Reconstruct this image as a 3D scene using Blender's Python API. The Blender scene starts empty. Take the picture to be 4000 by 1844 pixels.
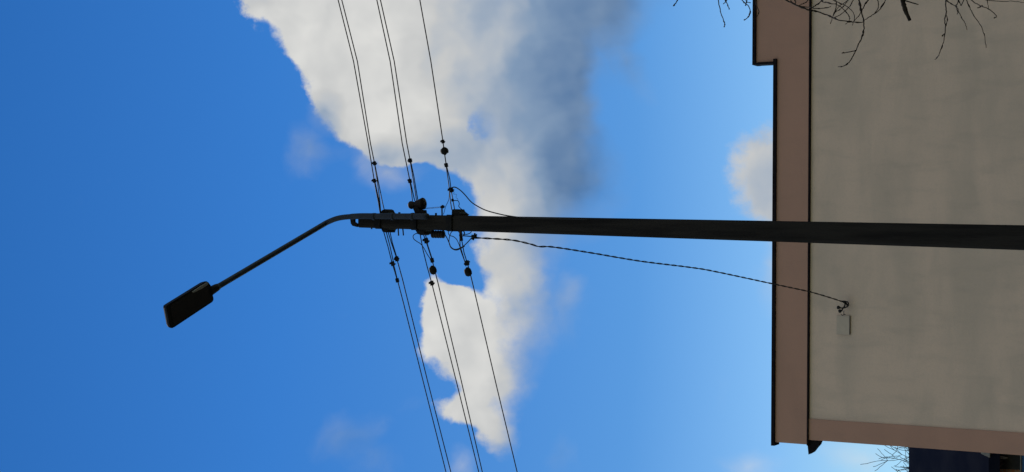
import bpy, math, random
from mathutils import Vector as V, Matrix, noise as mnoise
PI = math.pi
random.seed(7)
scene = bpy.context.scene
COL = scene.collection

# ------------------------------------------------------------------ camera
FPX = 6160.0                       # focal length in photograph pixels (4000 wide)
TH = math.radians(30.0)            # camera tipped up
EPS = 0.0057                       # leftover roll
EYE = V((0, 0, 1.6))
F = V((0, math.cos(TH), math.sin(TH)))
U = V((0, -math.sin(TH), math.cos(TH)))
R = V((1, 0, 0))
IX = -U * math.cos(EPS) + R * math.sin(EPS)
IY = R * math.cos(EPS) + U * math.sin(EPS)
cam_d = bpy.data.cameras.new('camera'); cam = bpy.data.objects.new('camera', cam_d)
COL.objects.link(cam); scene.camera = cam
cam_d.sensor_fit = 'HORIZONTAL'; cam_d.sensor_width = 36.0; cam_d.lens = FPX / 4000 * 36
cam_d.clip_start = 0.05; cam_d.clip_end = 3000
m = Matrix.Identity(4)
for i in range(3):
    m[i][0] = IX[i]; m[i][1] = IY[i]; m[i][2] = -F[i]; m[i][3] = EYE[i]
cam.matrix_world = m

# ------------------------------------------------------------------ light
SUN_EL = math.radians(62); SUN_AZ = math.radians(-5)   # azimuth from +Y towards +X
sdir = V((math.sin(SUN_AZ) * math.cos(SUN_EL), math.cos(SUN_AZ) * math.cos(SUN_EL), math.sin(SUN_EL)))
sun_d = bpy.data.lights.new('sun', 'SUN'); sun_d.energy = 3.0; sun_d.angle = math.radians(0.5); sun_d.color = (1, 0.95, 0.87)
sun = bpy.data.objects.new('sun', sun_d); COL.objects.link(sun)
sun.rotation_euler = sdir.to_track_quat('Z', 'Y').to_euler()
sun.location = (0, 0, 40)
vs = scene.view_settings
vs.view_transform = 'Standard'; vs.look = 'None'; vs.gamma = 1; vs.exposure = 0; vs.use_curve_mapping = False

# ------------------------------------------------------------------ sky and clouds (directions only)
world = bpy.data.worlds.new('World'); scene.world = world; world.use_nodes = True
wt = world.node_tree; wt.nodes.clear(); WN = wt.nodes.new; WL = wt.links.new
def wm(op, a, b=None, c=None, clamp=False, nt=wt):
    n = nt.nodes.new('ShaderNodeMath'); n.operation = op; n.use_clamp = clamp
    for i, x in enumerate((a, b, c)):
        if x is None: continue
        if isinstance(x, (int, float)): n.inputs[i].default_value = x
        else: nt.links.new(x, n.inputs[i])
    return n.outputs[0]
def smooth(x, lo, hi, nt=wt):
    n = nt.nodes.new('ShaderNodeMapRange'); n.interpolation_type = 'SMOOTHSTEP'
    for k, q in ((0, x), (1, lo), (2, hi)):
        if isinstance(q, (int, float)): n.inputs[k].default_value = q
        else: nt.links.new(q, n.inputs[k])
    return n.outputs[0]
def wdot(d, v):
    n = WN('ShaderNodeVectorMath'); n.operation = 'DOT_PRODUCT'; WL(d, n.inputs[0]); n.inputs[1].default_value = v
    return n.outputs['Value']
tc = WN('ShaderNodeTexCoord'); D = tc.outputs['Generated']
df = wdot(D, F); dfc = wm('MAXIMUM', df, 0.15)
cx = wm('ADD', wm('DIVIDE', wdot(D, IX * (FPX / 1000)), dfc), 2.0)
cy = wm('SUBTRACT', 0.922, wm('DIVIDE', wdot(D, IY * (FPX / 1000)), dfc))
comb = WN('ShaderNodeCombineXYZ'); WL(cx, comb.inputs[0]); WL(cy, comb.inputs[1])
P = comb.outputs[0]
def wnoise(vec, scale, detail=6, rough=0.55, dist=0.0, col=False):
    n = WN('ShaderNodeTexNoise'); n.inputs['Scale'].default_value = scale; n.inputs['Detail'].default_value = detail
    n.inputs['Roughness'].default_value = rough; n.inputs['Distortion'].default_value = dist
    WL(vec, n.inputs['Vector'])
    return n.outputs['Color'] if col else n.outputs['Fac']
# warp the cloud plane so that the outlines billow
wv = WN('ShaderNodeVectorMath'); wv.operation = 'MULTIPLY_ADD'
WL(wnoise(P, 2.6, 4, 0.55, col=True), wv.inputs[0]); wv.inputs[1].default_value = (0.22, 0.22, 0)
wo = WN('ShaderNodeVectorMath'); wo.operation = 'SUBTRACT'; WL(P, wo.inputs[0]); wo.inputs[1].default_value = (0.11, 0.11, 0)
WL(wo.outputs[0], wv.inputs[2]); PW = wv.outputs[0]
def field(vec, blobs):
    acc = None
    for (bx, by, rx, ry, ang, w) in blobs:
        mp = WN('ShaderNodeMapping'); mp.vector_type = 'TEXTURE'
        mp.inputs['Location'].default_value = (bx, by, 0); mp.inputs['Rotation'].default_value = (0, 0, math.radians(ang))
        mp.inputs['Scale'].default_value = (rx, ry, 1); WL(vec, mp.inputs['Vector'])
        g = WN('ShaderNodeTexGradient'); g.gradient_type = 'SPHERICAL'; WL(mp.outputs[0], g.inputs[0])
        acc = wm('MULTIPLY', g.outputs['Fac'], w) if acc is None else wm('MULTIPLY_ADD', g.outputs['Fac'], w, acc)
    return acc
CRISP = [ # cx, cy, rx, ry, angle, weight   (thousands of photo pixels in the fixed cloud plane)
 (1.46, -0.08, .62, .40, 0, 1.3), (1.10, -.02, .22, .17, 0, .9), (1.24, .13, .24, .18, 40, 1.0), (1.40, .30, .28, .24, 50, 1.1),
 (1.54, .44, .28, .25, 50, 1.0), (1.62, .58, .25, .12, 10, .8), (1.75, .20, .50, .45, 0, 1.2), (1.80, .62, .18, .17, 30, .6),
 (1.93, .66, .16, .26, 0, .9), (1.99, .90, .18, .26, 0, 1.1), (2.02, 1.12, .14, .26, 0, .8), (1.285, .385, .10, .075, 30, .25),
 (1.77, 1.20, .17, .15, 0, 1.1), (1.74, 1.33, .15, .17, 20, .9), (1.88, 1.30, .20, .26, 0, 1.0), (1.93, 1.50, .17, .2, 0, .9),
 (1.80, 1.60, .14, .09, 10, .8), (1.94, 1.70, .11, .13, 0, .9), (2.97, .66, .19, .23, 0, .85), (3.06, .85, .14, .26, 0, .6),
 (1.87, .54, .12, .13, 10, -.62), (1.63, .755, .26, .10, 12, -.8), (1.84, 1.04, .10, .14, -20, -.5)]
SOFT = [
 (2.05, .12, .45, .48, 0, 1.3), (2.30, -.02, .36, .22, 0, 1.3), (2.08, .50, .40, .42, 0, 1.2), (2.20, .30, .22, .30, 0, .5), (2.14, .74, .36, .32, 0, 1.1), (2.04, .98, .20, .30, 0, .6),
 (2.02, 1.38, .15, .42, 0, .5), (2.17, 1.22, .17, .20, 40, .45), (2.22, 1.12, .08, .12, 20, .3), (1.20, .57, .16, .16, 0, .62), (1.30, .40, .14, .12, 40, .75), (1.52, .68, .22, .10, 12, .6), (1.42, .58, .12, .10, 40, .4), (2.46, .25, .09, .26, -30, .55),
 (2.93, .68, .17, .24, -20, .5), (3.02, .85, .12, .30, 0, .35), (3.0, 1.08, .12, .22, 0, .6),
 (1.36, 1.70, .22, .12, -30, .42), (1.45, 1.80, .16, .14, 0, .38), (1.52, 1.64, .18, .07, -30, .2), (1.78, 1.82, .09, .10, 0, .5),
 (2.92, 1.86, .20, .12, 0, .55), (3.34, 1.80, .20, .14, 0, .45), (2.34, .36, .08, .22, -15, -.5), (2.20, 1.78, .08, .2, 0, .28)]
n_big = wnoise(P, 5.5, 10, 0.62)
n_fine = wm('MULTIPLY', wm('SUBTRACT', wnoise(P, 13, 8, .66), .5), .52)
n_soft = wnoise(PW, 4.2, 8, 0.58, 0.4)
edge = wm('MULTIPLY', wm('SUBTRACT', 1.0, wm('MULTIPLY', smooth(cx, 2.55, 2.75), .75)), wm('ADD', wm('MULTIPLY', smooth(cx, 1.80, 2.05), .75), wm('MULTIPLY', smooth(wnoise(P, 3.3, 3), .45, .62), .16)))
fc = field(PW, CRISP)
n_all = wm('MULTIPLY', wm('MULTIPLY_ADD', wm('SUBTRACT', n_big, .5), .75, n_fine), smooth(fc, .0, .10))
a1 = smooth(wm('ADD', n_all, fc), wm('SUBTRACT', .16, wm('MULTIPLY', edge, .15)), wm('ADD', .40, edge))
a2 = smooth(wm('MULTIPLY_ADD', wm('SUBTRACT', n_soft, .5), .62, field(PW, SOFT)), .08, 1.25)
front = smooth(df, .45, .62)
a_front = wm('SUBTRACT', 1.0, wm('MULTIPLY', wm('SUBTRACT', 1.0, a1), wm('SUBTRACT', 1.0, a2)))
a_back = wm('MULTIPLY', smooth(wnoise(D, 2.2, 7, 0.6), .44, .62), wm('SUBTRACT', 1.0, front))  # unseen clouds behind the viewer, added to whiten the light on the wall
alpha = wm('MULTIPLY_ADD', a_front, front, a_back, clamp=True)
# cloud tone: sunlit tops, blue-grey undersides
SHADE = [(2.45, .0, .95, .72, 0, 1.25), (2.30, .45, .32, .45, 0, .45), (2.12, .60, .50, .50, 0, .45), (1.85, .50, .20, .28, 0, .35), (2.34, .78, .36, .34, 0, .95), (1.95, .22, .10, .3, 20, -.15),
         (2.20, 1.20, .30, .35, 0, .6), (2.08, 1.05, .14, .3, 0, .3), (1.70, .62, .34, .16, 10, .40), (1.48, .62, .26, .12, 10, .45), (1.28, .42, .10, .10, 0, .5), (1.0, 0, .12, .12, 0, .35), (3.0, .78, .30, .5, 0, .5), (1.2, .57, .2, .2, 0, .8), (2.04, 1.50, .16, .45, 0, .5), (1.95, 1.74, .14, .14, 0, .5),
         (1.42, 1.75, .3, .3, 0, .9), (2.2, 1.78, .1, .2, 0, .8)]
def shifted(vec, off):
    n = WN('ShaderNodeVectorMath'); n.operation = 'ADD'; WL(vec, n.inputs[0]); n.inputs[1].default_value = off; return n.outputs[0]
relief = wm('SUBTRACT', wnoise(shifted(PW, (-.05, -.02, 0)), 3.4, 3, .5), wnoise(PW, 3.4, 3, .5))     # billows turned from the sun are greyer
sh = wm('MULTIPLY_ADD', wm('SUBTRACT', wnoise(P, 2.6, 5, 0.45, .3), .5), .50, field(PW, SHADE), clamp=False)
sh = wm('MULTIPLY_ADD', relief, .9, sh)
mrl = WN('ShaderNodeMapRange'); WL(sh, mrl.inputs[0]); mrl.inputs[1].default_value = -.12; mrl.inputs[2].default_value = 1.30; sh = mrl.outputs[0]
ramp = WN('ShaderNodeValToRGB'); WL(sh, ramp.inputs[0])
el = ramp.color_ramp.elements
el[0].position = 0; el[0].color = (.72, .72, .70, 1); el[1].position = 1; el[1].color = (.090, .185, .36, 1)
e = el.new(.22); e.color = (.57, .58, .58, 1)
e = el.new(.42); e.color = (.40, .46, .54, 1)
e = el.new(.66); e.color = (.22, .32, .47, 1)
sky = WN('ShaderNodeTexSky'); sky.sky_type = 'NISHITA'; sky.sun_disc = False
sky.sun_elevation = SUN_EL; sky.sun_rotation = SUN_AZ; sky.air_density = 1.0; sky.dust_density = 0.05; sky.ozone_density = 2.0
SKY_K = 0.10
sk = WN('ShaderNodeVectorMath'); sk.operation = 'SCALE'; WL(sky.outputs[0], sk.inputs[0]); sk.inputs['Scale'].default_value = SKY_K
gm = WN('ShaderNodeGamma'); WL(sk.outputs[0], gm.inputs[0]); gm.inputs[1].default_value = 1.35
tint = WN('ShaderNodeVectorMath'); tint.operation = 'MULTIPLY'; WL(gm.outputs[0], tint.inputs[0]); tint.inputs[1].default_value = (1.0, 1.25, 1.35)
mix = WN('ShaderNodeMix'); mix.data_type = 'RGBA'
air = WN('ShaderNodeValToRGB'); WL(wdot(D, (0, 0, 1)), air.inputs[0]); ae = air.color_ramp.elements
AIR = [(.0, (2.6, 2.0, 1.3)), (.30, (2.3, 1.75, 1.15)), (.35, (1.68, 1.53, 1.22)), (.43, (.90, 1.15, 1.12)), (.62, (.45, .93, 1.15)), (.76, (.28, .72, .98))]
ae[0].position, ae[1].position = AIR[0][0], AIR[-1][0]
for i_, (p_, c_) in enumerate(AIR):
    e = ae[0] if i_ == 0 else (ae[len(ae) - 1] if i_ == len(AIR) - 1 else ae.new(p_)); e.color = (c_[0] / 3, c_[1] / 3, c_[2] / 3, 1)
am = WN('ShaderNodeVectorMath'); am.operation = 'MULTIPLY'; WL(tint.outputs[0], am.inputs[0]); WL(air.outputs[0], am.inputs[1])
am3 = WN('ShaderNodeVectorMath'); am3.operation = 'SCALE'; WL(am.outputs[0], am3.inputs[0]); am3.inputs['Scale'].default_value = 3
WL(alpha, mix.inputs[0]); WL(am3.outputs[0], mix.inputs[6]); WL(ramp.outputs[0], mix.inputs[7])
vsc = WN('ShaderNodeVectorMath'); vsc.operation = 'SCALE'; WL(mix.outputs[2], vsc.inputs[0]); vsc.inputs['Scale'].default_value = 1 / SKY_K
bg = WN('ShaderNodeBackground'); WL(vsc.outputs[0], bg.inputs[0]); bg.inputs[1].default_value = SKY_K
wo_ = WN('ShaderNodeOutputWorld'); WL(bg.outputs[0], wo_.inputs[0])
world.cycles.sampling_method = 'MANUAL'; world.cycles.sample_map_resolution = 512

# ------------------------------------------------------------------ ray helpers
def ray(px, py): return F + IX * ((px - 2000) / FPX) - IY * ((py - 922) / FPX)
def atY(px, py, y):
    r = ray(px, py); return EYE + r * (y / r.y)
def atZ(px, py, z):
    r = ray(px, py); return EYE + r * ((z - EYE.z) / r.z)
def onplane(px, py, p0, n):
    r = ray(px, py); return EYE + r * ((p0 - EYE).dot(n) / r.dot(n))
def proj(p):
    d = p - EYE; k = FPX / d.dot(F); return 2000 + d.dot(IX) * k, 922 - d.dot(IY) * k
def pxm(p, px): return px / FPX * (p - EYE).dot(F)       # metres for so many photo pixels at p

# ------------------------------------------------------------------ materials
def mat(name, c1, c2=None, scale=8.0, rough=0.8, metal=0.0, bump=0.0, bscale=60.0, stretch=(1, 1, 1), detail=6, lo=.35, hi=.65, spec=0.3):
    M = bpy.data.materials.new(name); M.use_nodes = True; nt = M.node_tree
    b = nt.nodes['Principled BSDF']; b.inputs['Roughness'].default_value = rough; b.inputs['Metallic'].default_value = metal
    b.inputs['Specular IOR Level'].default_value = spec
    t = nt.nodes.new('ShaderNodeTexCoord'); mp = nt.nodes.new('ShaderNodeMapping'); mp.inputs['Scale'].default_value = stretch
    nt.links.new(t.outputs['Object'], mp.inputs[0])
    n = nt.nodes.new('ShaderNodeTexNoise'); n.inputs['Scale'].default_value = scale; n.inputs['Detail'].default_value = detail
    nt.links.new(mp.outputs[0], n.inputs['Vector'])
    mx = nt.nodes.new('ShaderNodeMix'); mx.data_type = 'RGBA'
    nt.links.new(smooth(n.outputs['Fac'], lo, hi, nt), mx.inputs[0])
    mx.inputs[6].default_value = (*c1, 1); mx.inputs[7].default_value = (*(c2 or c1), 1)
    nt.links.new(mx.outputs[2], b.inputs['Base Color'])
    if bump:
        n2 = nt.nodes.new('ShaderNodeTexNoise'); n2.inputs['Scale'].default_value = bscale; n2.inputs['Detail'].default_value = 5
        nt.links.new(mp.outputs[0], n2.inputs['Vector'])
        bp = nt.nodes.new('ShaderNodeBump'); bp.inputs['Strength'].default_value = bump; bp.inputs['Distance'].default_value = .02
        nt.links.new(n2.outputs['Fac'], bp.inputs['Height']); nt.links.new(bp.outputs[0], b.inputs['Normal'])
    return M
def brick_mat(name):
    M = bpy.data.materials.new(name); M.use_nodes = True; nt = M.node_tree; b = nt.nodes['Principled BSDF']
    t = nt.nodes.new('ShaderNodeTexCoord'); mp = nt.nodes.new('ShaderNodeMapping'); mp.inputs['Rotation'].default_value = (PI / 2, 0, 0)
    nt.links.new(t.outputs['Object'], mp.inputs[0])
    k = nt.nodes.new('ShaderNodeTexBrick'); nt.links.new(mp.outputs[0], k.inputs['Vector'])
    k.inputs['Color1'].default_value = (.42, .17, .09, 1); k.inputs['Color2'].default_value = (.34, .13, .075, 1); k.inputs['Mortar'].default_value = (.3, .26, .22, 1)
    k.inputs['Scale'].default_value = 4; b.inputs['Roughness'].default_value = .9
    nt.links.new(k.outputs['Color'], b.inputs['Base Color']); return M
M = dict(
 pole=mat('backlit_dark_pole', (.0125, .0110, .0112), (.023, .020, .019), 3, .95, bump=.5, bscale=30, stretch=(6, 6, .5), spec=.1),  # backlit silhouette put into the base colour, hence nearly black
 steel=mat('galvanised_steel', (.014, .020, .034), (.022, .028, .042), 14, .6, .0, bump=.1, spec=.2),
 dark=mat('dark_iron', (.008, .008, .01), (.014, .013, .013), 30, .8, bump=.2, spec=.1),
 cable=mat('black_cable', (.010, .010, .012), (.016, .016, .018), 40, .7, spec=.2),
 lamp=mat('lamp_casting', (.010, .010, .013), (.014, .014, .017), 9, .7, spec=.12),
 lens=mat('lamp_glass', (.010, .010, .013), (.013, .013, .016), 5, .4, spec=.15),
 lamp_highlight=mat('lamp_edge_highlight', (.20, .20, .21), (.26, .26, .26), 30, .5, .2),  # pale grey carries the highlight along the lamp head's edge
 ceram=mat('glazed_ceramic', (.012, .010, .010), (.02, .015, .014), 20, .7, spec=.15),
 flash=mat('dark_sheet_metal', (.008, .006, .009), (.012, .010, .012), 10, .8, .0, spec=.05),
 plate=mat('grey_painted_plate', (.43, .355, .305), (.46, .38, .325), 12, .8, spec=.1),
 bark=mat('bark', (.016, .012, .010), (.03, .022, .018), 30, .9, bump=.5, bscale=80, spec=.1),
 farbark=mat('far_bark', (.03, .028, .026), (.045, .04, .036), 10, .9, spec=.1),
 roof=mat('dark_roof_sheet', (.006, .008, .016), (.010, .012, .020), 2, 1, spec=.0),
 soffit=mat('grey_soffit_board', (.20, .20, .20), (.26, .26, .25), 12, .8),
 frame=mat('dark_window_frame', (.014, .014, .018), (.02, .02, .024), 12, .6, spec=.2),
 pane=mat('window_glass', (.015, .02, .03), (.02, .025, .035), 3, .15),
 blue=mat('blue_panel', (.03, .10, .28), (.04, .13, .33), 20, .6),
 brick=brick_mat('orange_brick'),
 ground=mat('ground_gravel_grass', (.09, .085, .07), (.06, .08, .035), .6, .95, bump=.4, bscale=12),
)
# weathered render of the wall: broad stains stretched along the courses, a fine grain, nothing that follows the light
def wall_mat(name, ca, cb, cc, sx=.55):
    Mx = bpy.data.materials.new(name); Mx.use_nodes = True; nt = Mx.node_tree; b = nt.nodes['Principled BSDF']
    b.inputs['Roughness'].default_value = .92; b.inputs['Specular IOR Level'].default_value = .15
    t = nt.nodes.new('ShaderNodeTexCoord')
    def nz(scale, st, det=5, dist=.0, rough=.55):
        mp = nt.nodes.new('ShaderNodeMapping'); mp.inputs['Scale'].default_value = st; nt.links.new(t.outputs['Object'], mp.inputs[0])
        n = nt.nodes.new('ShaderNodeTexNoise'); n.inputs['Scale'].default_value = scale; n.inputs['Detail'].default_value = det
        n.inputs['Distortion'].default_value = dist; n.inputs['Roughness'].default_value = rough
        nt.links.new(mp.outputs[0], n.inputs['Vector']); return n.outputs['Fac']
    def mixc(f, a, c):
        mx = nt.nodes.new('ShaderNodeMix'); mx.data_type = 'RGBA'; nt.links.new(f, mx.inputs[0])
        for i, q in ((6, a), (7, c)):
            if isinstance(q, tuple): mx.inputs[i].default_value = (*q, 1)
            else: nt.links.new(q, mx.inputs[i])
        return mx.outputs[2]
    c = mixc(smooth(nz(1.3, (sx, 1, 1.6), 4, .4), .35, .68, nt), ca, cb)
    c = mixc(wm('MULTIPLY', smooth(nz(3.2, (1.6, 1, .5), 5, .5), .45, .75, nt), .36, nt=nt), c, cc)
    c = mixc(wm('MULTIPLY', smooth(nz(38, (1, 1, 1), 3), .4, .8, nt), .18, nt=nt), c, cc)
    nt.links.new(c, b.inputs['Base Color'])
    bp = nt.nodes.new('ShaderNodeBump'); bp.inputs['Strength'].default_value = .35; bp.inputs['Distance'].default_value = .006
    nt.links.new(nz(70, (1, 1, 1), 6), bp.inputs['Height']); nt.links.new(bp.outputs[0], b.inputs['Normal'])
    return Mx
M['wall'] = wall_mat('beige_render', (.60, .454, .378), (.50, .393, .332), (.375, .31, .27))
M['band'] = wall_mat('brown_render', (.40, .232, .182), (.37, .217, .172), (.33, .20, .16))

# ------------------------------------------------------------------ mesh builder
class MB:
    def __init__(s): s.v = []; s.f = []; s.sm = []
    def add(s, vs, fs, smooth=False):
        o = len(s.v); s.v += [V(p) for p in vs]; s.f += [tuple(i + o for i in f) for f in fs]; s.sm += [smooth] * len(fs)
    def tube(s, pts, r, n=8, caps=True):
        pts = [V(p) for p in pts]; k = len(pts)
        rs = list(r) if isinstance(r, (list, tuple)) else [r] * k
        ref = None; vs = []
        for i, p in enumerate(pts):
            t = (pts[min(i + 1, k - 1)] - pts[max(i - 1, 0)])
            if t.length < 1e-9: t = V((0, 0, 1))
            t.normalize()
            if ref is None: ref = t.orthogonal().normalized()
            ref = (ref - t * ref.dot(t))
            if ref.length < 1e-6: ref = t.orthogonal()
            ref.normalize(); b = t.cross(ref)
            for j in range(n):
                a = 2 * PI * j / n; vs.append(p + (ref * math.cos(a) + b * math.sin(a)) * rs[i])
        fs = [(i * n + j, i * n + (j + 1) % n, (i + 1) * n + (j + 1) % n, (i + 1) * n + j) for i in range(k - 1) for j in range(n)]
        if caps: fs += [tuple(range(n - 1, -1, -1)), tuple(range((k - 1) * n, k * n))]
        s.add(vs, fs, True); return s
    def box(s, c, ax, ay, az, bev=0.0):      # half-extent vectors; bev chamfers the eight edges along az
        c = V(c)
        if bev <= 0:
            vs = [c + ax * i + ay * j + az * k for i in (-1, 1) for j in (-1, 1) for k in (-1, 1)]
            s.add(vs, [(0, 1, 3, 2), (4, 6, 7, 5), (0, 4, 5, 1), (2, 3, 7, 6), (0, 2, 6, 4), (1, 5, 7, 3)])
        else:
            u = 1 - bev / ax.length; w = 1 - bev / ay.length
            ring = [(1, w), (u, 1), (-u, 1), (-1, w), (-1, -w), (-u, -1), (u, -1), (1, -w)]
            vs = [c + ax * i + ay * j + az * k for k in (-1, 1) for (i, j) in ring]
            s.add(vs, [(i, (i + 1) % 8, 8 + (i + 1) % 8, 8 + i) for i in range(8)] + [tuple(range(7, -1, -1)), tuple(range(8, 16))])
        return s
    def aab(s, x0, x1, y0, y1, z0, z1):
        return s.box(((x0 + x1) / 2, (y0 + y1) / 2, (z0 + z1) / 2), V(((x1 - x0) / 2, 0, 0)), V((0, (y1 - y0) / 2, 0)), V((0, 0, (z1 - z0) / 2)))
    def prism(s, poly, ext):
        n = len(poly); vs = [V(p) for p in poly] + [V(p) + ext for p in poly]
        s.add(vs, [tuple(range(n)), tuple(range(2 * n - 1, n - 1, -1))] + [(i, i + n, (i + 1) % n + n, (i + 1) % n) for i in range(n)]); return s
    def lathe(s, p0, p1, prof, n=14):         # prof: list of (t along p0-p1, radius)
        p0 = V(p0); p1 = V(p1); return s.tube([p0.lerp(p1, t + 1e-5 * i) for i, (t, r) in enumerate(prof)], [r for t, r in prof], n)
    def ball(s, c, r, n=8):
        c = V(c); return s.tube([c + V((0, 0, r * math.sin(a))) for a in [(-.5 + i / 6) * PI for i in range(7)]], [max(r * math.cos((-.5 + i / 6) * PI), r * .02) for i in range(7)], n)
    def build(s, name, material, parent=None):
        off = V((0, 0, 0)); q = parent
        while q is not None: off += V(q.location); q = q.parent
        me = bpy.data.meshes.new(name); me.from_pydata([p - off for p in s.v], [], s.f)
        me.polygons.foreach_set('use_smooth', s.sm); me.materials.append(material)
        import bmesh
        bm = bmesh.new(); bm.from_mesh(me); bmesh.ops.recalc_face_normals(bm, faces=bm.faces); bm.to_mesh(me); bm.free()
        me.update()
        o = bpy.data.objects.new(name, me); COL.objects.link(o); o.parent = parent
        return o
def thing(name, label, cat, loc, group=None):
    o = bpy.data.objects.new(name, None); COL.objects.link(o); o.location = loc; o.empty_display_size = .2
    return tag(o, label, cat, group)
def tag(o, label, cat, group=None):
    o['label'] = label; o['category'] = cat
    if group: o['group'] = group
    return o
def spline(pts, n=6):
    P_ = [V(p) for p in pts]; P_ = [P_[0] * 2 - P_[1]] + P_ + [P_[-1] * 2 - P_[-2]]; out = []
    for i in range(1, len(P_) - 2):
        a, b, c, d = P_[i - 1:i + 3]
        for k in range(n):
            t = k / n; out.append(.5 * ((2 * b) + (c - a) * t + (2 * a - 5 * b + 4 * c - d) * t * t + (3 * b - a - 3 * c + d) * t ** 3))
    out.append(P_[-2]); return out
Z = V((0, 0, 1)); X = V((1, 0, 0)); Y = V((0, 1, 0))

# ------------------------------------------------------------------ ground
g = MB(); g.add([(-600, -600, 0), (600, -600, 0), (600, 900, 0), (-600, 900, 0)], [(0, 1, 2, 3)])
go = g.build('ground', M['ground']); go['kind'] = 'structure'

# ------------------------------------------------------------------ main building
YF = 18.0
def fx(px, py): return atY(px, py, YF).x
def fz(px, py): return atY(px, py, YF).z
z_top = fz(3022, 900); z_step = fz(2945, 120); z_low = fz(3163, 900)
x_in = fx(3250, 1642); x_out = fx(3300, 1728); x_bandl = fx(3090, 1731)
x_step = fx(2985, 243); x_r = 9.0; depth = 9.0
B = thing('building', 'flat roofed beige rendered building with brown parapet band behind the pole', 'building', (x_out, YF, 0))
w_ = MB(); w_.aab(x_in, x_r, YF + .003, YF + depth, 0, z_low - .0)
w_.build('wall', M['wall'], B)
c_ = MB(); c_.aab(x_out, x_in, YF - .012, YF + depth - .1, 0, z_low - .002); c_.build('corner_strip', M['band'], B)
bd = MB()
bd.prism([(x_bandl, YF - .02, z_low + .012), (x_r + .05, YF - .02, z_low + .012), (x_r + .05, YF - .02, z_step - .04), (x_step, YF - .02, z_step - .04),
          (x_step, YF - .02, z_top - .04), (x_bandl, YF - .02, z_top - .04)], V((0, .16, 0)))
bd.aab(x_bandl, x_bandl + .3, YF + .112, YF + depth, z_low + .012, z_top - .042)
bd.aab(x_r - .3, x_r + .05, YF + .112, YF + depth, z_low + .012, z_top - .042)
bd.build('parapet', M['band'], B)
rf = MB(); rf.aab(x_bandl + .302, x_r - .302, YF + .114, YF + depth, z_low + .014, z_low + .12); rf.build('roof', M['flash'], B)
cp = MB(); ov = .03
cp.aab(fx(3018, 1739), x_step + ov, YF - .02 - ov, YF + .12, z_top - .042, z_top)
cp.aab(x_step - ov, x_step - .002, YF - .019 - ov, YF + .119, z_top + .001, z_step - .042)
cp.aab(x_step - ov - .002, x_r + .09, YF - .021 - ov, YF + .121, z_step - .041, z_step)
cp.aab(x_bandl - .006, x_bandl + .33, YF + .122, YF + depth, z_top - .043, z_top - .001)
cp.build('coping', M['flash'], B)
lg = MB(); lg.aab(fx(3163, 1740), x_r + .08, YF - .034, YF + .1, z_low - .008, z_low + .0115); lg.build('drip_ledge', M['flash'], B)
# end of the side gutter, seen as a dark wedge under the corner
gz = [(3154, 1736), (3158, 1776), (3172, 1768), (3184, 1752), (3195, 1740), (3203, 1722), (3166, 1722)]
gt = MB(); gt.prism([atY(a, b, YF + .02) for a, b in gz], V((0, .12, 0))); gt.build('gutter', M['flash'], B)

# cover plate on the wall
pz = [(3269, 1232), (3320, 1231), (3323, 1308), (3271, 1309)]
q = [atY(a, b, YF) for a, b in pz]
cpl = thing('cover_plate', 'pale square cover plate set in the beige wall below the cable hook', 'cover plate', q[2].copy())
cx0, cx1 = q[2].x, q[0].x; cz0, cz1 = q[1].z, q[0].z
mp_ = MB(); mp_.aab(cx0, cx1, YF - .012, YF + .02, cz0, cz1); mp_.build('lid', M['plate'], cpl)
mp_ = MB(); mp_.aab(cx0 + .004, cx1 + .002, YF - .020, YF + .02, cz0 - .006, cz0 - .001); mp_.build('bottom_lip', M['flash'], cpl)

# wall anchor: hook, clamp and two terminal sleeves
YW = YF - .12
def wp(px, py, y=YW): return atY(px, py, y)
wa = thing('cable_anchor', 'black cable anchor with two bulb shaped connectors on the beige wall', 'cable anchor', atY(3312, 1190, YF))
k = MB(); k.tube([atY(3310, 1192, YF + .02), wp(3306, 1186)], .012, 8); k.tube([wp(3288, 1176), wp(3300, 1180), wp(3305, 1184)], [.006, .02, .014], 8); k.build('hook', M['dark'], wa)
k = MB(); k.tube(spline([wp(3300, 1179), wp(3310, 1179), wp(3315, 1188), wp(3309, 1198), wp(3296, 1203), wp(3285, 1203)]), .008, 6); k.build('jumper', M['cable'], wa)
k = MB(); k.tube(spline([wp(3300, 1184), wp(3300, 1194), wp(3294, 1203), wp(3289, 1212)]), .008, 6); k.build('jumper', M['cable'], wa)
for (a, b) in (((3286, 1203), (3269, 1200)), ((3291, 1212), (3275, 1217))):
    k = MB(); p, q2 = wp(*a), wp(*b); k.lathe(p, q2, [(0, .006), (.25, .012), (.6, .022), (.9, .018), (1, .004)], 10); k.build('connector', M['cable'], wa)
k = MB(); k.tube(spline([wp(3284, 1226), wp(3290, 1232), wp(3297, 1228), wp(3303, 1230)]), .0035, 5); k.tube(spline([wp(3297, 1213), wp(3296, 1222), wp(3299, 1230)]), .0035, 5); k.build('tail_wire', M['cable'], wa)

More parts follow.
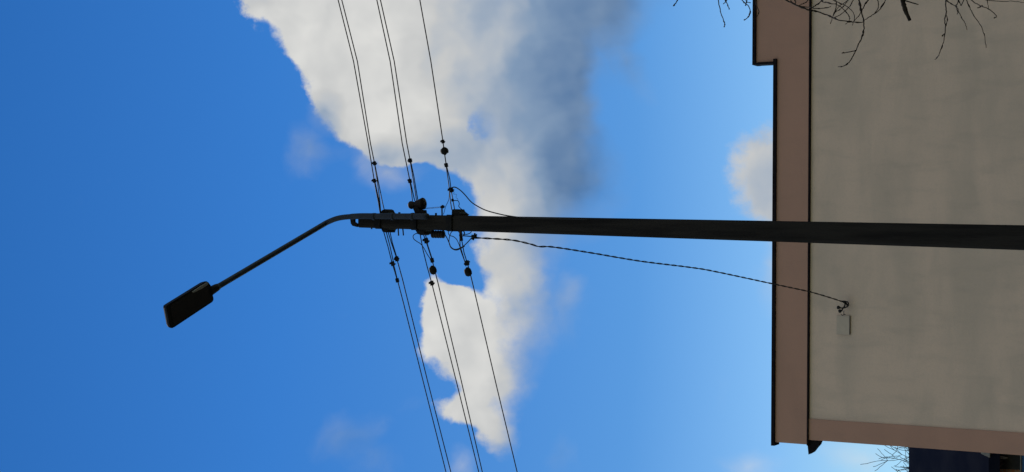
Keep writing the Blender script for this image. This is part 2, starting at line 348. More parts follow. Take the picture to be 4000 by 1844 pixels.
# ------------------------------------------------------------------ utility pole
YP = 12.0
pt = atY(1370, 862, YP); pb = atY(4000, 929, YP)
ax = (pt - pb).normalized(); ax_y = 0
def pole_at(px):                                   # axis point seen at photo column px
    lo, hi = pb - ax * 5, pt + ax * .5
    for _ in range(40):
        mid = (lo + hi) / 2
        if proj(mid)[0] > px: lo = mid
        else: hi = mid
    return (lo + hi) / 2
def halfw(px):                                      # half width in metres
    top = 837 + (px - 1500) * .0172; bot = 892 + (px - 1500) * .034
    return pxm(pole_at(px), (bot - top) / 2)
def cpx(px): return ((837 + (px - 1500) * .0172) + (892 + (px - 1500) * .034)) / 2
foot = pb + ax * (-(pb.z) / ax.z)
UP = thing('utility_pole', 'tall black square-section pole leaning in front of the beige building', 'utility pole', foot)
DY = .105                                            # half depth of the shaft
sh_ = MB(); rings = []
cols = [1422, 1460, 1500, 1750, 2100, 2500, 3020, 3500, 4000]
prev = None
def ring(c, hw, hd, b=.018):
    return [c + X * i + Y * j for i, j in ((hw, hd - b), (hw - b, hd), (-hw + b, hd), (-hw, hd - b), (-hw, -hd + b), (-hw + b, -hd), (hw - b, -hd), (hw, -hd + b))]
secs = [(pole_at(cx_), halfw(cx_)) for cx_ in cols]
def centre(px_):
    p = atY(px_, cpx(px_), YP); return p
cen = [centre(c) for c in cols]
w0, w1 = secs[-2][1], secs[-1][1]; dz = cen[-2].z - cen[-1].z
gnd = cen[-1] + (cen[-1] - cen[-2]) * ((cen[-1].z + .3) / dz); gw = w1 + (w1 - w0) * ((cen[-1].z + .3) / dz)
cen.append(gnd); hws = [s_[1] for s_ in secs] + [gw]
vs_ = []
for i, (c, hw) in enumerate(zip(cen, hws)): vs_ += ring(c, hw, DY * (.8 + .5 * hw / .1 * .3))
fs_ = [(i * 8 + j, i * 8 + (j + 1) % 8, (i + 1) * 8 + (j + 1) % 8, (i + 1) * 8 + j) for i in range(len(cen) - 1) for j in range(8)]
fs_ += [tuple(range(8)), tuple(range(len(cen) * 8 - 1, len(cen) * 8 - 9, -1))]
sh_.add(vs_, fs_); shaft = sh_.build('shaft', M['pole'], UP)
# steel lifting loop closing the top of the shaft (the slot shows the sky)
YT = YP - DY + .03
def tp(px, py): return atY(px, py, YT)
lp = MB()
lp.prism([tp(1394, 838), tp(1372, 838), tp(1367, 852), tp(1370, 873), tp(1376, 882), tp(1394, 887), tp(1394, 873), tp(1387, 871), tp(1382, 866), tp(1382, 853), tp(1394, 853)], V((0, .03, 0)))
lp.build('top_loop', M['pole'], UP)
def front(px, py, d=0.0): return atY(px, py, YP - DY - .02 - d)
def band(px, t=.012, half=.018):
    c = centre(px); hw = halfw(px) + t; hd = DY + t
    b = MB(); r0 = ring(c - ax * half, hw, hd); r1 = ring(c + ax * half, hw, hd)
    b.add(r0 + r1, [(j, (j + 1) % 8, 8 + (j + 1) % 8, 8 + j) for j in range(8)] + [tuple(range(8)), tuple(range(15, 7, -1))])
    return b.build('steel_band', M['dark'], UP)
for c in (1500, 1640, 1778): band(c, .006, .03)
def cyl_px(mb, a, b, rpx, y=YP, n=10):
    p, q3 = atY(*a, y), atY(*b, y); mb.tube([p, q3], pxm(p, rpx), n); return mb
# brackets and bolts
def poly_part(name, pts, y, th, m_=None, parent=UP):
    b = MB(); b.prism([atY(a, c, y) for a, c in pts], V((0, th, 0))); return b.build(name, m_ or M['dark'], parent)
poly_part('bracket', [(1486, 840), (1488, 826), (1494, 820), (1504, 817), (1512, 821), (1515, 829), (1522, 834), (1522, 842)], YP - .05, .11)
poly_part('bracket', [(1764, 842), (1765, 820), (1770, 817), (1786, 817), (1790, 826), (1800, 834), (1802, 842)], YP - .06, .12)
poly_part('bracket', [(1490, 886), (1490, 896), (1494, 905), (1503, 908), (1514, 908), (1517, 898), (1528, 890)], YP - .06, .12)
poly_part('bracket', [(1621, 888), (1623, 900), (1631, 914), (1645, 919), (1654, 914), (1657, 904), (1664, 900), (1668, 893)], YP - .06, .12)
for i, (a, b, r) in enumerate([((1538, 842), (1538, 829), 4.5), ((1560, 842), (1560, 829), 4.5), ((1613, 842), (1613, 831), 4), ((1703, 844), (1703, 832), 4),
                  ((1555, 888), (1557, 921), 2.6), ((1573, 888), (1576, 920), 2.6), ((1451, 886), (1452, 895), 3)]):
    b_ = MB(); cyl_px(b_, a, b, r); b_.build('bolt', M['dark'], UP)
b_ = MB(); cyl_px(b_, (1727, 844), (1726, 806), 3); b_.build('rod', M['dark'], UP)
b_ = MB(); cyl_px(b_, (1722, 809), (1735, 807), 5, n=6); cyl_px(b_, (1728, 801), (1730, 814), 4, n=6); b_.build('rod_clamp', M['dark'], UP)
b_ = MB(); cyl_px(b_, (1800, 890), (1801, 918), 4.5); cyl_px(b_, (1799, 916), (1803, 941), 6.5); b_.build('rod', M['dark'], UP)
# strain insulator pair on the upper right of the pole
ins = MB()
ins.lathe(atY(1598, 803, YP), atY(1627, 797, YP), [(0, .014), (.05, .028), (.25, .038), (.5, .034), (.8, .022), (1, .018)], 14)
ins.build('insulator', M['ceram'], UP)
ins = MB(); p, q3 = atY(1622, 799, YP), atY(1656, 795, YP)
ins.lathe(p, q3, [(0, .018), (.1, .034), (.5, .044), (.9, .056), (.97, .052), (1, .02)], 14); ins.tube([atY(1655, 797, YP), atY(1664, 797, YP)], .016, 8)
ins.build('insulator', M['ceram'], UP)
poly_part('bracket', [(1610, 808), (1632, 808), (1640, 822), (1652, 820), (1654, 832), (1662, 836), (1662, 842), (1622, 842), (1618, 826)], YP - .03, .06)
# stacked spool insulator on the lower left side
ins = MB(); n_ = 5; pr = [(0, .012)]
for i in range(n_):
    t0 = i / n_; pr += [(t0 + .01, .020), (t0 + .05, .034), (t0 + .12, .036), (t0 + .16, .020)]
pr.append((1, .012)); ins.lathe(atY(1687, 915, YP), atY(1736, 916, YP), pr, 14); ins.build('spool_insulator', M['ceram'], UP)
for c_x in (1692, 1731):
    b_ = MB(); cyl_px(b_, (c_x, 892), (c_x, 912), 4); b_.build('spool_holder', M['dark'], UP)

# ------------------------------------------------------------------ overhead wires
def hdir(pxa, pya, z, p0):
    p = atZ(pxa, pya, z); d = p - p0; d.z = 0; return d.normalized()
pA = atY(1497, 838, YP); pC = atY(1497, 905, YP)
wr = hdir(1321, 0, pA.z - .02, pA)                 # towards the next pole, right and near
wl = hdir(1742, 1844, pC.z - .03, pC)              # towards the next pole, left and far
print('wire dirs', wr, wl)
def clampmesh(c, d, s=1.0, seed=0):
    r_ = random.Random(seed); up = Z if abs(d.z) < .8 else X
    e = d.cross(up).normalized(); h = e.cross(d)
    b = MB(); b.box(c, d * .017 * s, (e + h * .3).normalized() * .011 * s, (h - e * .3).normalized() * .013 * s)
    a = (h + e * r_.uniform(-.7, .7) + d * r_.uniform(-.4, .4)).normalized()
    b.tube([c - a * .024 * s, c + a * .026 * s], .0055 * s, 6); b.tube([c + a * .018 * s, c + a * .026 * s], .009 * s, 6)
    return b
def knot(c, d, L, r, seed=0):                       # moulded joint box, blunt and a little uneven
    r_ = random.Random(seed); p0 = c - d * L / 2; p1 = c + d * L / 2
    e = d.orthogonal().normalized()
    b = MB(); pts = [p0.lerp(p1, t) + e * r_.uniform(-.004, .004) for t in (0, .12, .25, .5, .75, .9, 1)]
    return b.tube(pts, [r * k_ for k_ in (.25, .55, .95, 1.05, .95, .6, .25)], 6)
def wire(label, side, P0, path, strands, clamps, boxes=(), rad=1.65, ext=28, gr=None):
    """path: photo points on the bare wire, pole side first; strands: polylines of the doubled end grip; all lie in the wire's own vertical plane"""
    w = wr if side > 0 else wl; n = V((-w.y, w.x, 0))
    pl = lambda a, b: onplane(a, b, P0, n)
    t = thing('overhead_wire', label, 'overhead wire', P0, gr)
    pts = [pl(*q_) for q_ in path]; d = (pts[-1] - pts[-2]).normalized(); end = pts[-1]
    pts += [end + d * ext * k_ + Z * (-.35 * math.sin(k_ * PI) + (.0)) * k_ for k_ in (.1, .25, .45, .7, 1)]
    MB().tube(pts, .0054, 6).build('cable', M['cable'], t)
    for s_ in strands: MB().tube([pl(*q_) for q_ in s_], .0048, 5).build('end_grip', M['cable'], t)
    for i, (a, b, s_) in enumerate(clamps): clampmesh(pl(a, b), w, s_, hash((a, b))).build('clamp', M['dark'], t)
    for i, (a, b, L, r_) in enumerate(boxes): knot(pl(a, b), w, L, r_, a).build('joint_box', M['dark'], t)
    return t
GR, GL = 'overhead wires on the right hand side of the pole', 'overhead wires on the left hand side of the pole'
E = lambda a, b, o=0: atY(a, b, YP + o)
wire('top wire of the five over the big cloud, clamp nearer the pole', 1, E(1487, 838, -.02), [(1462, 706), (1438, 560), (1381, 240), (1321, 0)],
     [[(1486, 840), (1478, 790), (1469, 745), (1462, 706)], [(1489, 840), (1482, 790), (1472, 745), (1464, 706)]], [(1462, 706, 1.0)], gr=GR)
wire('lower wire of the highest pair over the cloud, clamp farther from the pole', 1, E(1500, 822, .03), [(1463, 638), (1447, 560), (1396, 240), (1335, 0)],
     [[(1488, 835), (1484, 790), (1474, 710), (1463, 640)], [(1501, 820), (1494, 790), (1478, 710), (1464, 640)]], [(1463, 638, 1.0)], gr=GR)
wire('overhead wire over the cloud, upper one of the middle pair, ending at the insulators', 1, E(1612, 785, -.02), [(1601, 706), (1571, 560), (1524, 240), (1472, 0)],
     [[(1611, 785), (1607, 745), (1600, 706)], [(1620, 785), (1611, 745), (1603, 706)]], [(1601, 707, 1.05)], gr=GR)
wire('overhead wire over the cloud, lower one of the middle pair, ending at the insulators', 1, E(1630, 785, .03), [(1602, 627), (1589, 560), (1540, 240), (1486, 0)],
     [[(1627, 785), (1621, 745), (1612, 690), (1602, 628)], [(1633, 785), (1626, 745), (1617, 690), (1604, 628)]], [(1602, 627, 1.05)], gr=GR)
wire('single lowest overhead wire crossing the big cloud, with a joint box and bead', 1, E(1772, 818), [(1743, 645), (1735, 590), (1729, 545), (1683, 240), (1640, 0)],
     [[(1765, 820), (1760, 790), (1753, 720), (1743, 650)], [(1776, 820), (1768, 775), (1762, 740), (1757, 700), (1744, 645)]], [(1743, 645, 1.0), (1730, 553, .9), (1762, 742, 1.2), (1768, 782, .7)],
     [(1736, 590, .070, .036)], gr=GR)
wire('upper wire of the highest pair on the lamp side, two clamps in a row', -1, E(1498, 900, -.02), [(1553, 1096), (1575, 1180), (1658, 1510), (1742, 1844)],
     [[(1498, 903), (1516, 965), (1532, 1030)], [(1508, 903), (1524, 965), (1537, 1025)], [(1532, 1030), (1541, 1058), (1552, 1096)], [(1537, 1030), (1544, 1058), (1553, 1096)]],
     [(1534, 1030, 1.15), (1552, 1095, 1.05)], gr=GL)
wire('lower wire of the highest pair on the lamp side, single clamp', -1, E(1514, 898, .03), [(1550, 1011), (1572, 1090), (1668, 1480), (1761, 1844)],
     [[(1514, 900), (1529, 950), (1549, 1008)], [(1522, 900), (1533, 950), (1551, 1008)]], [(1550, 1011, 1.2)], gr=GL)
wire('upper wire of the middle pair on the lamp side, without a joint box', -1, E(1638, 905, -.02), [(1686, 1104), (1720, 1240), (1795, 1540), (1870, 1844)],
     [[(1640, 910), (1652, 975), (1668, 1040), (1686, 1104)]], [(1687, 1106, 1.15)], gr=GL)
wire('lower wire of the middle pair on the lamp side, with oval joint box', -1, E(1652, 903, .03), [(1688, 1017), (1697, 1052), (1712, 1110), (1800, 1480), (1884, 1844)],
     [[(1650, 905), (1668, 955), (1688, 1017)], [(1660, 905), (1670, 955), (1690, 1017)]], [(1688, 1017, 1.1), (1665, 940, 1.3)], [(1691, 1055, .088, .036)], gr=GL)
wire('single lowest wire on the lamp side, with clamp and oval joint box', -1, E(1797, 895), [(1825, 1027), (1835, 1062), (1848, 1115), (1940, 1510), (2020, 1844)],
     [[(1795, 895), (1797, 960), (1812, 1010), (1820, 1040)], [(1803, 935), (1812, 985), (1825, 1027)]], [(1825, 1027, 1.2)], [(1828, 1062, .088, .036)], gr=GL)

# ------------------------------------------------------------------ cables round the pole
def run(name, label, cat, pts, rpx, y=YP, material='cable', n=8, group=None, ys=None, jit=0):
    q_ = [atY(a, b, (ys[i] if ys else y)) for i, (a, b) in enumerate(pts)]
    b = MB(); b.tube(spline(q_, 6), pxm(q_[0], rpx), n); o = b.build(name, M[material]); tag(o, label, cat, group)
    return o
run('hanging_cable', 'thick black cable dropping in a long curve onto the pole from lowest wire', 'cable',
    [(1760, 742), (1766, 733), (1780, 732), (1800, 745), (1817, 762), (1842, 790), (1875, 811), (1905, 824), (1950, 836), (1985, 843), (2040, 850), (2110, 853), (2300, 858)], 2.3, ys=[12.0] * 9 + [11.93, 11.9, 11.87, 11.87])
run('hanging_cable', 'short black cable curling from lowest wire to the pole edge', 'cable', [(1768, 784), (1788, 784), (1794, 796), (1792, 806), (1800, 815), (1818, 829), (1832, 840)], 1.6)
run('hanging_cable', 'thin cable bending past the rod clamp above the pole', 'cable', [(1755, 745), (1754, 775), (1749, 790), (1741, 806), (1736, 825), (1732, 838)], 1.1)
cu = [(1655 + i * 1.2, 815 - i * .1 + (2.6 if i % 4 == 1 else (-2.6 if i % 4 == 3 else 0))) for i in range(56)]
run('coiled_wire', 'thin springy wire coiled between insulator and rod clamp', 'wire', cu, .7, n=4)
run('coiled_wire', 'thin kinked wire hanging beside the lowest wire near the pole', 'wire', [(1768, 740), (1774, 752), (1772, 758), (1783, 760), (1781, 772), (1788, 776), (1787, 784)], .7, n=4)
run('cable_loop', 'black cable loop bulging left beside the middle wires', 'cable', [(1640, 911), (1624, 913), (1614, 921), (1616, 933), (1628, 943), (1642, 952), (1655, 968), (1668, 992), (1684, 1016)], 1.7, y=YP - .02)
run('cable_loop', 'large black cable loop from spool insulator to the cable anchor clamp', 'cable', [(1737, 914), (1746, 930), (1755, 950), (1760, 963), (1770, 972), (1781, 974), (1797, 969), (1812, 960), (1828, 945), (1842, 930), (1850, 926)], 2.0, y=YP - .05)
run('cable_loop', 'rounded cable loop rising behind the pole beside the anchor clamp', 'cable', [(1781, 898), (1764, 906), (1756, 925), (1754, 945), (1759, 964), (1770, 974), (1784, 977), (1800, 971), (1815, 962)], 1.7, y=YP + .02)
run('cable_loop', 'cable running from the pole through the loops to the joint clamp', 'cable', [(1756, 897), (1751, 908), (1756, 919), (1772, 925), (1784, 936), (1794, 958), (1800, 980), (1808, 1002), (1818, 1030)], 1.6, y=YP + .05)
run('cable_loop', 'short cable curving out below the pole beside the rod', 'cable', [(1845, 898), (1838, 909), (1825, 915), (1810, 915), (1800, 912), (1790, 904), (1786, 896)], 1.6, y=YP + .02)
run('cable_loop', 'small ring of cable tight against the pole rod', 'cable', [(1806, 900), (1813, 906), (1814, 916), (1806, 922), (1799, 916)], 2.2, y=YP - .03)

# service cable to the wall
SV = [(1858, 929), (1900, 931), (2000, 938), (2070, 953), (2105, 963), (2160, 965), (2304, 987), (2500, 1020), (2700, 1045), (2795, 1061), (3020, 1109), (3160, 1139), (3240, 1162), (3290, 1178)]
sp3 = []
for i, (a, b) in enumerate(SV):
    t_ = (a - 1858) / (3290 - 1858); sp3.append(atY(a, b, (YP - .02) + (YW - YP + .02) * t_ ** 1.15))
svp = spline(sp3, 26)
ST = thing('service_cable', 'twisted black service cable sagging from the pole to the beige wall', 'cable', sp3[0])
L = [0]
for i in range(1, len(svp)): L.append(L[-1] + (svp[i] - svp[i - 1]).length)
for ph in (0, PI):
    pts = []
    nn = 900
    j = 0
    for i in range(nn):
        s_ = L[-1] * i / (nn - 1)
        while j < len(L) - 2 and L[j + 1] < s_: j += 1
        tt = (s_ - L[j]) / max(L[j + 1] - L[j], 1e-9); p = svp[j].lerp(svp[j + 1], tt)
        d = (svp[j + 1] - svp[j]).normalized(); e1 = d.cross(Z).normalized(); e2 = e1.cross(d)
        a = 2 * PI * s_ / .25 + ph; pts.append(p + (e1 * math.cos(a) + e2 * math.sin(a)) * .0046)
    MB().tube(pts, .0045, 5).build('strand', M['cable'], ST)
k = MB(); c = atY(1852, 925, YP - .02)
k.box(c, X * .018, Y * .015, Z * .02); k.tube([c - X * .03 + Z * .01, c + X * .032 - Z * .008], .008, 6); k.tube([c + V((-.02, 0, .026)), c + V((.02, 0, -.026))], .008, 6)
k.tube([c, atY(1866, 930, YP - .02)], [.014, .008], 6); k.build('anchor_clamp', M['dark'], ST)
k = MB(); k.tube([atY(1800, 921, YP - .02), atY(1822, 922, YP - .02), c], .005, 6); k.build('anchor_rod', M['dark'], ST)

# ------------------------------------------------------------------ street lamp
YA = YP - DY - .05
def ap(px, py, y=YA): return atY(px, py, y)
perp = V((wr.y, -wr.x, 0)); perp = perp if perp.y < 0 else -perp       # horizontal, square to the wires, towards the viewer
perp = perp if perp.dot(V((-1, -1, 0))) > 0 else -perp
S0 = ap(1272, 872)
best = None
for ti in range(-100, 700):
    t_ = math.radians(ti / 10); d = perp * math.cos(t_) + Z * math.sin(t_)
    lo, hi = .2, 4.0
    for _ in range(30):
        mid = (lo + hi) / 2
        if proj(S0 + d * mid)[0] > 838: lo = mid
        else: hi = mid
    err = abs(proj(S0 + d * lo)[1] - 1128)
    if best is None or err < best[0]: best = (err, ti / 10, lo, d.copy())
print('arm tilt', best[:3])
ad = best[3]; AE = S0 + ad * best[2]
LT = thing('street_lamp', 'dark street lamp with flat rectangular head on a bent grey pipe arm', 'street lamp', ap(1700, 850))
arm = [ap(1672, 846), ap(1600, 845), ap(1500, 845), ap(1420, 844), ap(1375, 846)] + [ap(1340, 849, YA), ap(1315, 854, YA), ap(1293, 862, YA)] + [S0, S0 + ad * .08, S0 + ad * best[2] * .5, AE]
arm_s = spline(arm, 5)
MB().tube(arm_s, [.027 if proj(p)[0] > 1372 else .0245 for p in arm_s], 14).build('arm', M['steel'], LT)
for c in (1462, 1535, 1612):
    k = MB(); k.tube([ap(c - 5, 846), ap(c + 5, 846)], .034, 12); k.tube([ap(c, 846), ap(c, 846) + Y * .1], .01, 6); k.build('mounting_clamp', M['steel'], LT)
hn = ad.cross(wr).normalized(); hn = hn if hn.z > 0 else -hn
def hp(px, py, off=0.0): return onplane(px, py, AE - hn * .02, hn) + hn * off
out = [(649, 1203), (650, 1195), (656, 1190), (800, 1101), (808, 1099), (815, 1104), (823, 1115), (834, 1165), (834, 1172), (829, 1180), (683, 1277), (673, 1282), (666, 1279), (662, 1270)]
cen_h = hp(742, 1190)
edge0 = [hp(a, b) for a, b in out]
print('head size', (hp(650, 1195) - hp(810, 1100)).length, (hp(650, 1195) - hp(671, 1282)).length)
hd_ = MB(); n = len(edge0)
lay = [(edge0, 0.0, 1.0), (edge0, .022, 1.0), (edge0, .045, .96), (edge0, .06, .85)]
vs_ = []
for e_, o_, s_ in lay: vs_ += [cen_h + (p - cen_h) * s_ + hn * o_ for p in e_]
fs_ = [(i * n + j, i * n + (j + 1) % n, (i + 1) * n + (j + 1) % n, (i + 1) * n + j) for i in range(3) for j in range(n)] + [tuple(range(n)), tuple(range(4 * n - 1, 3 * n - 1, -1))]
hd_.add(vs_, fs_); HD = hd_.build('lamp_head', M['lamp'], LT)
k = MB(); ins_ = [(cen_h + (p - cen_h) * .84) for p in edge0]; k.prism([p - hn * .006 for p in ins_], hn * .005); k.build('lens', M['lens'], HD)
k = MB(); k.prism([hp(a, b, -.001) for a, b in ((748, 1140), (780, 1118), (806, 1103), (810, 1106), (808, 1112), (784, 1128), (752, 1143))], -hn * .012); k.build('edge_highlight', M['lamp_highlight'], HD)  # added pale strip, its colour stands for light catching the head's edge
k = MB()
for i in range(7):
    p = hp(690 + i * 18, 1228 - i * 11, .06); k.box(p + hn * .008, ad * .004, wr * .08, hn * .010)
k.build('cooling_fins', M['lamp'], HD)
k = MB(); k.tube([AE - ad * .05, AE - ad * .02, AE + ad * .06], [.028, .034, .040], 12); k.build('neck', M['lamp'], LT)

# ------------------------------------------------------------------ house beyond the corner
YH = 24.0
def hpnt(px, py, y=YH): return atY(px, py, y)
ez = hpnt(3862, 1800, YH - .5).z; rz = hpnt(3550, 1800, YH + 1.9).z
hxr = -2.95; hxl = -14.0
H = thing('house', 'dark roofed house with orange brick wall glimpsed beyond the building corner', 'house', (hxr, YH, 0))
k = MB()
k.prism([(hxr, YH - .5, ez), (hxr, YH + 1.9, rz), (hxr, YH + 4.3, ez), (hxr, YH + 4.3, ez - .16), (hxr, YH + 1.9, rz - .18), (hxr, YH - .5, ez - .16)], V((hxl - hxr, 0, 0)))
RF = k.build('roof', M['roof'], H)
k = MB(); k.prism([(hxr - .12, YH, 0), (hxr - .12, YH, ez - .05), (hxr - .12, YH + 1.9, rz - .2), (hxr - .12, YH + 3.9, ez - .05), (hxr - .12, YH + 3.9, 0)], V((hxl - hxr + .24, 0, 0))); k.build('wall', M['brick'], H)
def hbox(name, pts, th, m_, y=YH, par=H):
    b = MB(); b.prism([hpnt(a, c, y) for a, c in pts], V((0, th, 0))); return b.build(name, M[m_], par)
hbox('soffit', [(3828, 1760), (3866, 1758), (3866, 1788), (3850, 1781), (3833, 1773)], .05, 'soffit', YH - .56)
W1 = hbox('window', [(3876, 1766), (3986, 1768), (3986, 1836), (3905, 1832), (3876, 1812)], .07, 'frame', YH - .08)
hbox('blind', [(3880, 1783), (3885, 1781), (3920, 1783), (3938, 1788), (3925, 1794), (3885, 1790)], .012, 'soffit', YH - .095, W1)
hbox('eaves_bracket', [(3866, 1797), (3897, 1806), (3900, 1812), (3878, 1812), (3872, 1844), (3866, 1900), (3862, 1900), (3862, 1797)], .35, 'frame', YH - .45)
hbox('eaves_bracket', [(3899, 1813), (3908, 1818), (3880, 1846), (3872, 1846)], .35, 'frame', YH - .44)
hbox('wall_tie', [(3872, 1808), (3896, 1812), (3892, 1820), (3880, 1830), (3871, 1824)], .02, 'soffit', YH - .05)
hbox('blue_panel', [(3988, 1755), (4060, 1757), (4060, 1900), (3988, 1895)], .06, 'blue', YH - .10)
hbox('drainpipe', [(3985, 1755), (3988.5, 1755), (3988.5, 1900), (3985, 1900)], .06, 'soffit', YH - .15)

# ------------------------------------------------------------------ far bare tree
rt = random.Random(21)
def grow(mb, p, d, r, L, lvl, maxl, spread, twig=2, bias=V((0, 0, .15)), sides=5, rmin=.006):
    n = 5; pts = [p]; rs = [r]; dd = d.copy()
    for i in range(n):
        dd = (dd + V((rt.uniform(-1, 1), rt.uniform(-1, 1), rt.uniform(-1, 1))) * .26 + bias * .25).normalized()
        pts.append(pts[-1] + dd * L / n); rs.append(max(r * (1 - .5 * (i + 1) / n), rmin))
    mb.tube(pts, rs, sides if lvl < 2 else 3, caps=False)
    if lvl >= maxl: return
    for c in range(twig + (1 if lvl > 1 else 2)):
        i = rt.randint(1 if lvl else 2, n); q_ = pts[i]
        e = (pts[i] - pts[i - 1]).normalized(); o = e.orthogonal().normalized(); o.rotate(Matrix.Rotation(rt.uniform(0, 2 * PI), 3, e))
        nd = (e + o * rt.uniform(.5, 1.0) * spread).normalized()
        grow(mb, q_, nd, rs[i] * .75, L * rt.uniform(.6, .82), lvl + 1, maxl, spread, twig, bias, sides, rmin)
yt = 40.0; tb = atY(3880, 1905, yt); base = V((tb.x, yt, 0))
T = thing('tree', 'bare leafless tree with a fine twig crown beyond the house roof', 'tree', base)
hc = atY(3470, 1850, yt).z
k = MB(); k.tube([base, base + V((.1, 0, 3)), base + V((-.05, .1, hc - 4.8))], [.3, .24, .18], 9); k.build('trunk', M['farbark'], T)
k = MB(); top = base + V((-.05, .1, hc - 5.0))
for i in range(14):
    a = i * 2.4; d = V((math.cos(a) * .8, math.sin(a) * .8, 1)).normalized() if i else V((.05, 0, 1))
    grow(k, top, d, .10, 2.0, 0, 5, 1.1, 3, V((0, 0, .14)), 4, .0072)
k.build('crown', M['farbark'], T)

# ------------------------------------------------------------------ near bare tree reaching in from the right
def c2(pts): return [(2900 + a / 2.342, b / 2.342) for a, b in pts]
def c1(pts): return [(2600 + a / 1.84, b / 1.84) for a, b in pts]
tw = [ # (points, start width px, end width px)
 (c2([(1050, -300), (1060, -100), (1067, 0), (1080, 60), (1090, 110), (1105, 170), (1113, 230), (1108, 290), (1090, 350), (1062, 405), (1040, 460), (1015, 510), (985, 560), (950, 590), (915, 608), (875, 612)]), 7, 3),
 (c2([(1035, 460), (1000, 470), (960, 478), (910, 487)]), 4, 3),
 (c2([(250, -100), (400, 0), (470, 35), (520, 60), (620, 95), (650, 100), (730, 120), (825, 160), (880, 185), (950, 195), (1030, 203), (1110, 203)]), 6.5, 3.5),
 (c2([(1330, -80), (1310, 0), (1260, 80), (1215, 120), (1160, 155), (1110, 190)]), 4, 3),
 (c2([(850, -120), (855, 0), (860, 30), (855, 80), (835, 130), (825, 160), (815, 190), (805, 213)]), 4, 2.5),
 (c2([(1050, -80), (1015, 0), (980, 60), (920, 115), (870, 150), (825, 160)]), 4, 2.5),
 (c2([(760, -30), (720, 15), (670, 50), (645, 75), (700, 78), (760, 72), (810, 60)]), 4, 2.5),
 (c2([(1190, -80), (1150, 0), (1120, 40), (1090, 100), (1060, 150), (1025, 185), (1005, 232)]), 5, 2.5),
 (c2([(700, -60), (720, 0), (750, 20), (800, 30), (880, 50), (940, 100), (975, 150), (980, 180), (945, 222)]), 4, 2.5),
 (c2([(780, -60), (830, 0), (920, 40), (980, 80), (1020, 130), (1025, 180)]), 3.5, 2.5),
 (c2([(1240, -80), (1240, 0), (1245, 50), (1230, 95), (1215, 120)]), 4.5, 3),
 (c2([(1010, -60), (960, 10), (880, 60), (830, 140)]), 3.5, 2.5), (c2([(980, -60), (965, 0), (940, 40), (900, 80), (850, 110)]), 3.5, 2.5),
 (c2([(470, -60), (480, 0), (490, 20), (475, 40)]), 3.5, 3), (c2([(620, -40), (590, 15), (560, 30), (520, 50)]), 3.5, 2.5), (c2([(640, 70), (580, 62), (520, 55), (450, 20), (430, -30)]), 3.5, 3),
 (c2([(1870, -200), (1860, 0), (1862, 60), (1865, 120), (1850, 180), (1858, 240), (1850, 310), (1840, 380), (1820, 440), (1795, 510), (1762, 548)]), 5, 2.6),
 (c2([(1865, 120), (1873, 180), (1862, 240)]), 3.5, 3), (c2([(1850, 312), (1838, 320), (1828, 332)]), 4, 5),
 (c2([(1800, -80), (1865, 0), (1910, 35), (1950, 55), (1965, 70), (1990, 130), (2010, 170), (2040, 220), (2057, 275)]), 4, 2.2),
 (c2([(1975, -60), (1975, 20), (1950, 55), (1960, 70), (1970, 110), (1965, 130)]), 4, 3), (c2([(2040, -40), (2010, 30), (2000, 50), (1990, 30), (1975, 0)]), 3.5, 2.5),
 (c2([(2020, -100), (2050, 0), (2080, 70), (2110, 130), (2150, 190), (2185, 240), (2200, 280), (2220, 350), (2228, 435)]), 4, 2.3),
 (c2([(2030, -80), (2095, 0), (2150, 40), (2185, 55), (2250, 80), (2300, 120), (2325, 150), (2303, 162)]), 4, 3), (c2([(2150, 72), (2175, 65), (2195, 48)]), 3.5, 3),
 (c2([(2100, -60), (2230, 0), (2380, 12), (2480, 10), (2576, 25)]), 3.2, 2), (c2([(2220, -60), (2240, 20), (2250, 75)]), 2.6, 2),
 (c1([(120, -80), (85, 0), (70, 25), (55, 45)]), 4, 4), (c1([(370, -90), (378, 0), (390, 60), (400, 100), (415, 140), (425, 170), (420, 195)]), 4, 3.2),
 (c1([(425, -60), (430, 0), (445, 30), (458, 65)]), 3.4, 3), (c1([(450, -60), (440, 0), (415, 30)]), 3.6, 3.4),
 (c1([(530, -60), (550, 0), (580, 30), (600, 50), (607, 85), (595, 120), (567, 145)]), 3.8, 3.4), (c1([(560, -30), (585, 12), (612, 22)]), 3.2, 3), (c1([(600, -60), (590, -10), (575, 40)]), 3.2, 3.2),
 (c1([(640, -30), (655, 42), (668, 70), (670, 95), (655, 120)]), 3.2, 2.6)]
NT = V((2.95, 9.5, 0))
T2 = thing('tree', 'bare tree reaching thin knobbly twigs in across the wall from the right', 'tree', NT)
k = MB(); tr = spline([NT, NT + V((.08, .05, 1.6)), NT + V((.0, .1, 3.2)), NT + V((.15, 0, 5.2)), NT + V((.2, .1, 7.5))], 4); k.tube(tr, [.13 - .0074 * i for i in range(17)], 10); k.build('trunk', M['bark'], T2)
limb = []
rb = random.Random(11)
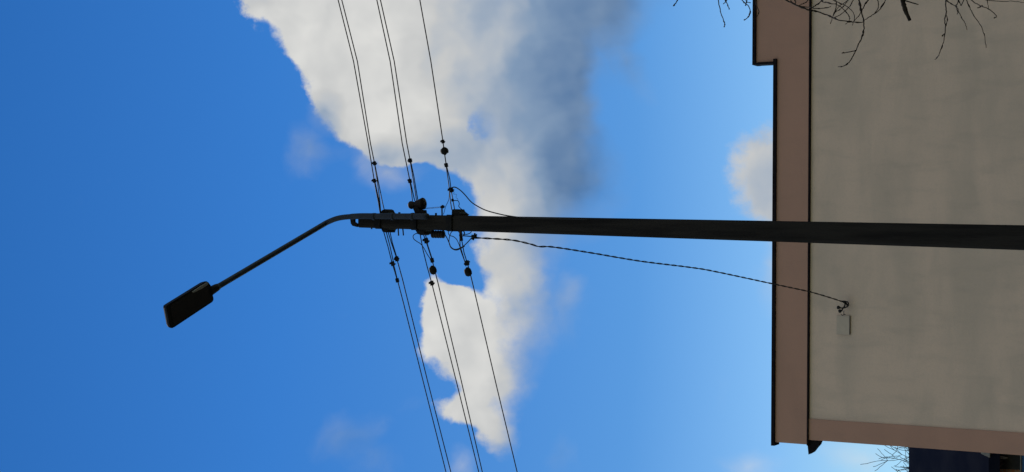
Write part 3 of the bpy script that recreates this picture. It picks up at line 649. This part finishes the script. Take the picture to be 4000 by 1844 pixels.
for zt, xt in ((6.0, 1.95), (5.3, 1.72), (4.75, 1.66), (4.2, 1.62), (3.6, 1.60), (3.2, 1.66)):
    z0 = zt - rb.uniform(.35, .6); a0 = min(tr, key=lambda v: abs(v.z - z0))
    bp_ = spline([a0, a0.lerp(V((xt, 9, zt)), .3) + V((0, rb.uniform(-.1, .1), .12)), a0.lerp(V((xt, 9, zt)), .65) + V((0, rb.uniform(-.1, .1), .10)), V((xt, 9, zt))], 5)
    bp_ = [p + V((rb.uniform(-1, 1), rb.uniform(-1, 1), rb.uniform(-1, 1))) * .018 for p in bp_]; bp_[0] = a0
    k = MB(); k.tube(bp_, [.034 - .0014 * i for i in range(len(bp_))], 7); k.build('limb', M['bark'], T2); limb += bp_[6:]
k = MB()
for i in range(16):
    z0 = rb.uniform(3.0, 7.4); a0 = min(tr, key=lambda v: abs(v.z - z0)); g_ = rb.uniform(-1.2, 1.2)
    grow(k, a0, V((math.cos(g_), math.sin(g_), .7)).normalized(), .035, .8, 0, 3, 1.0, 2, V((0, 0, .05)), 6, .004)
k.build('crown', M['bark'], T2)
rj = random.Random(5)
k = MB()
for pts, wa_, wb_ in tw:
    y0 = 9 + rj.uniform(-.25, .25)
    if pts[0][1] > -5: y0 = 9.0
    q_ = spline([atY(a, b, y0 + .04 * math.sin(i * 1.3)) for i, (a, b) in enumerate(pts)], 4)
    if pts[0][1] < -5:
        nr = min(limb, key=lambda v: (v - q_[0]).length); q_ = [nr, nr.lerp(q_[0], .5) + V((0, 0, .03))] + q_
    rr = []
    for i in range(len(q_)):
        t_ = i / (len(q_) - 1); w_px = wa_ + (wb_ - wa_) * t_
        rr.append(pxm(q_[i], w_px * .54) * (1.0 + (.75 if rj.random() < .16 else rj.uniform(-.12, .15))))
        if i: q_[i] = q_[i] + V((rj.uniform(-1, 1), 0, rj.uniform(-1, 1))) * .0018
    k.tube(q_, rr, 5)
k.build('twigs', M['bark'], T2)
k = MB(); q_ = [atY(a, b, 9.0) for a, b in c2([(1440, -260), (1455, -80), (1465, 0), (1480, 60), (1500, 120), (1515, 150), (1532, 188)])]
nr = min(limb, key=lambda v: (v - q_[0]).length); q_ = [nr] + q_
sp = spline(q_, 4); k.tube(sp, [pxm(sp[-1], 9.5 if i < len(sp) * .6 else 9.5 - 10 * (i / len(sp) - .6)) * rj.uniform(.86, 1.12) for i in range(len(sp))], 7)
k.tube([atY(a, b, 9.0) for a, b in c2([(1485, 5), (1550, 25), (1610, 42)])], [pxm(q_[0], 3), pxm(q_[0], 2.4), pxm(q_[0], 2.2)], 5)
k.build('broken_branch', M['bark'], T2)
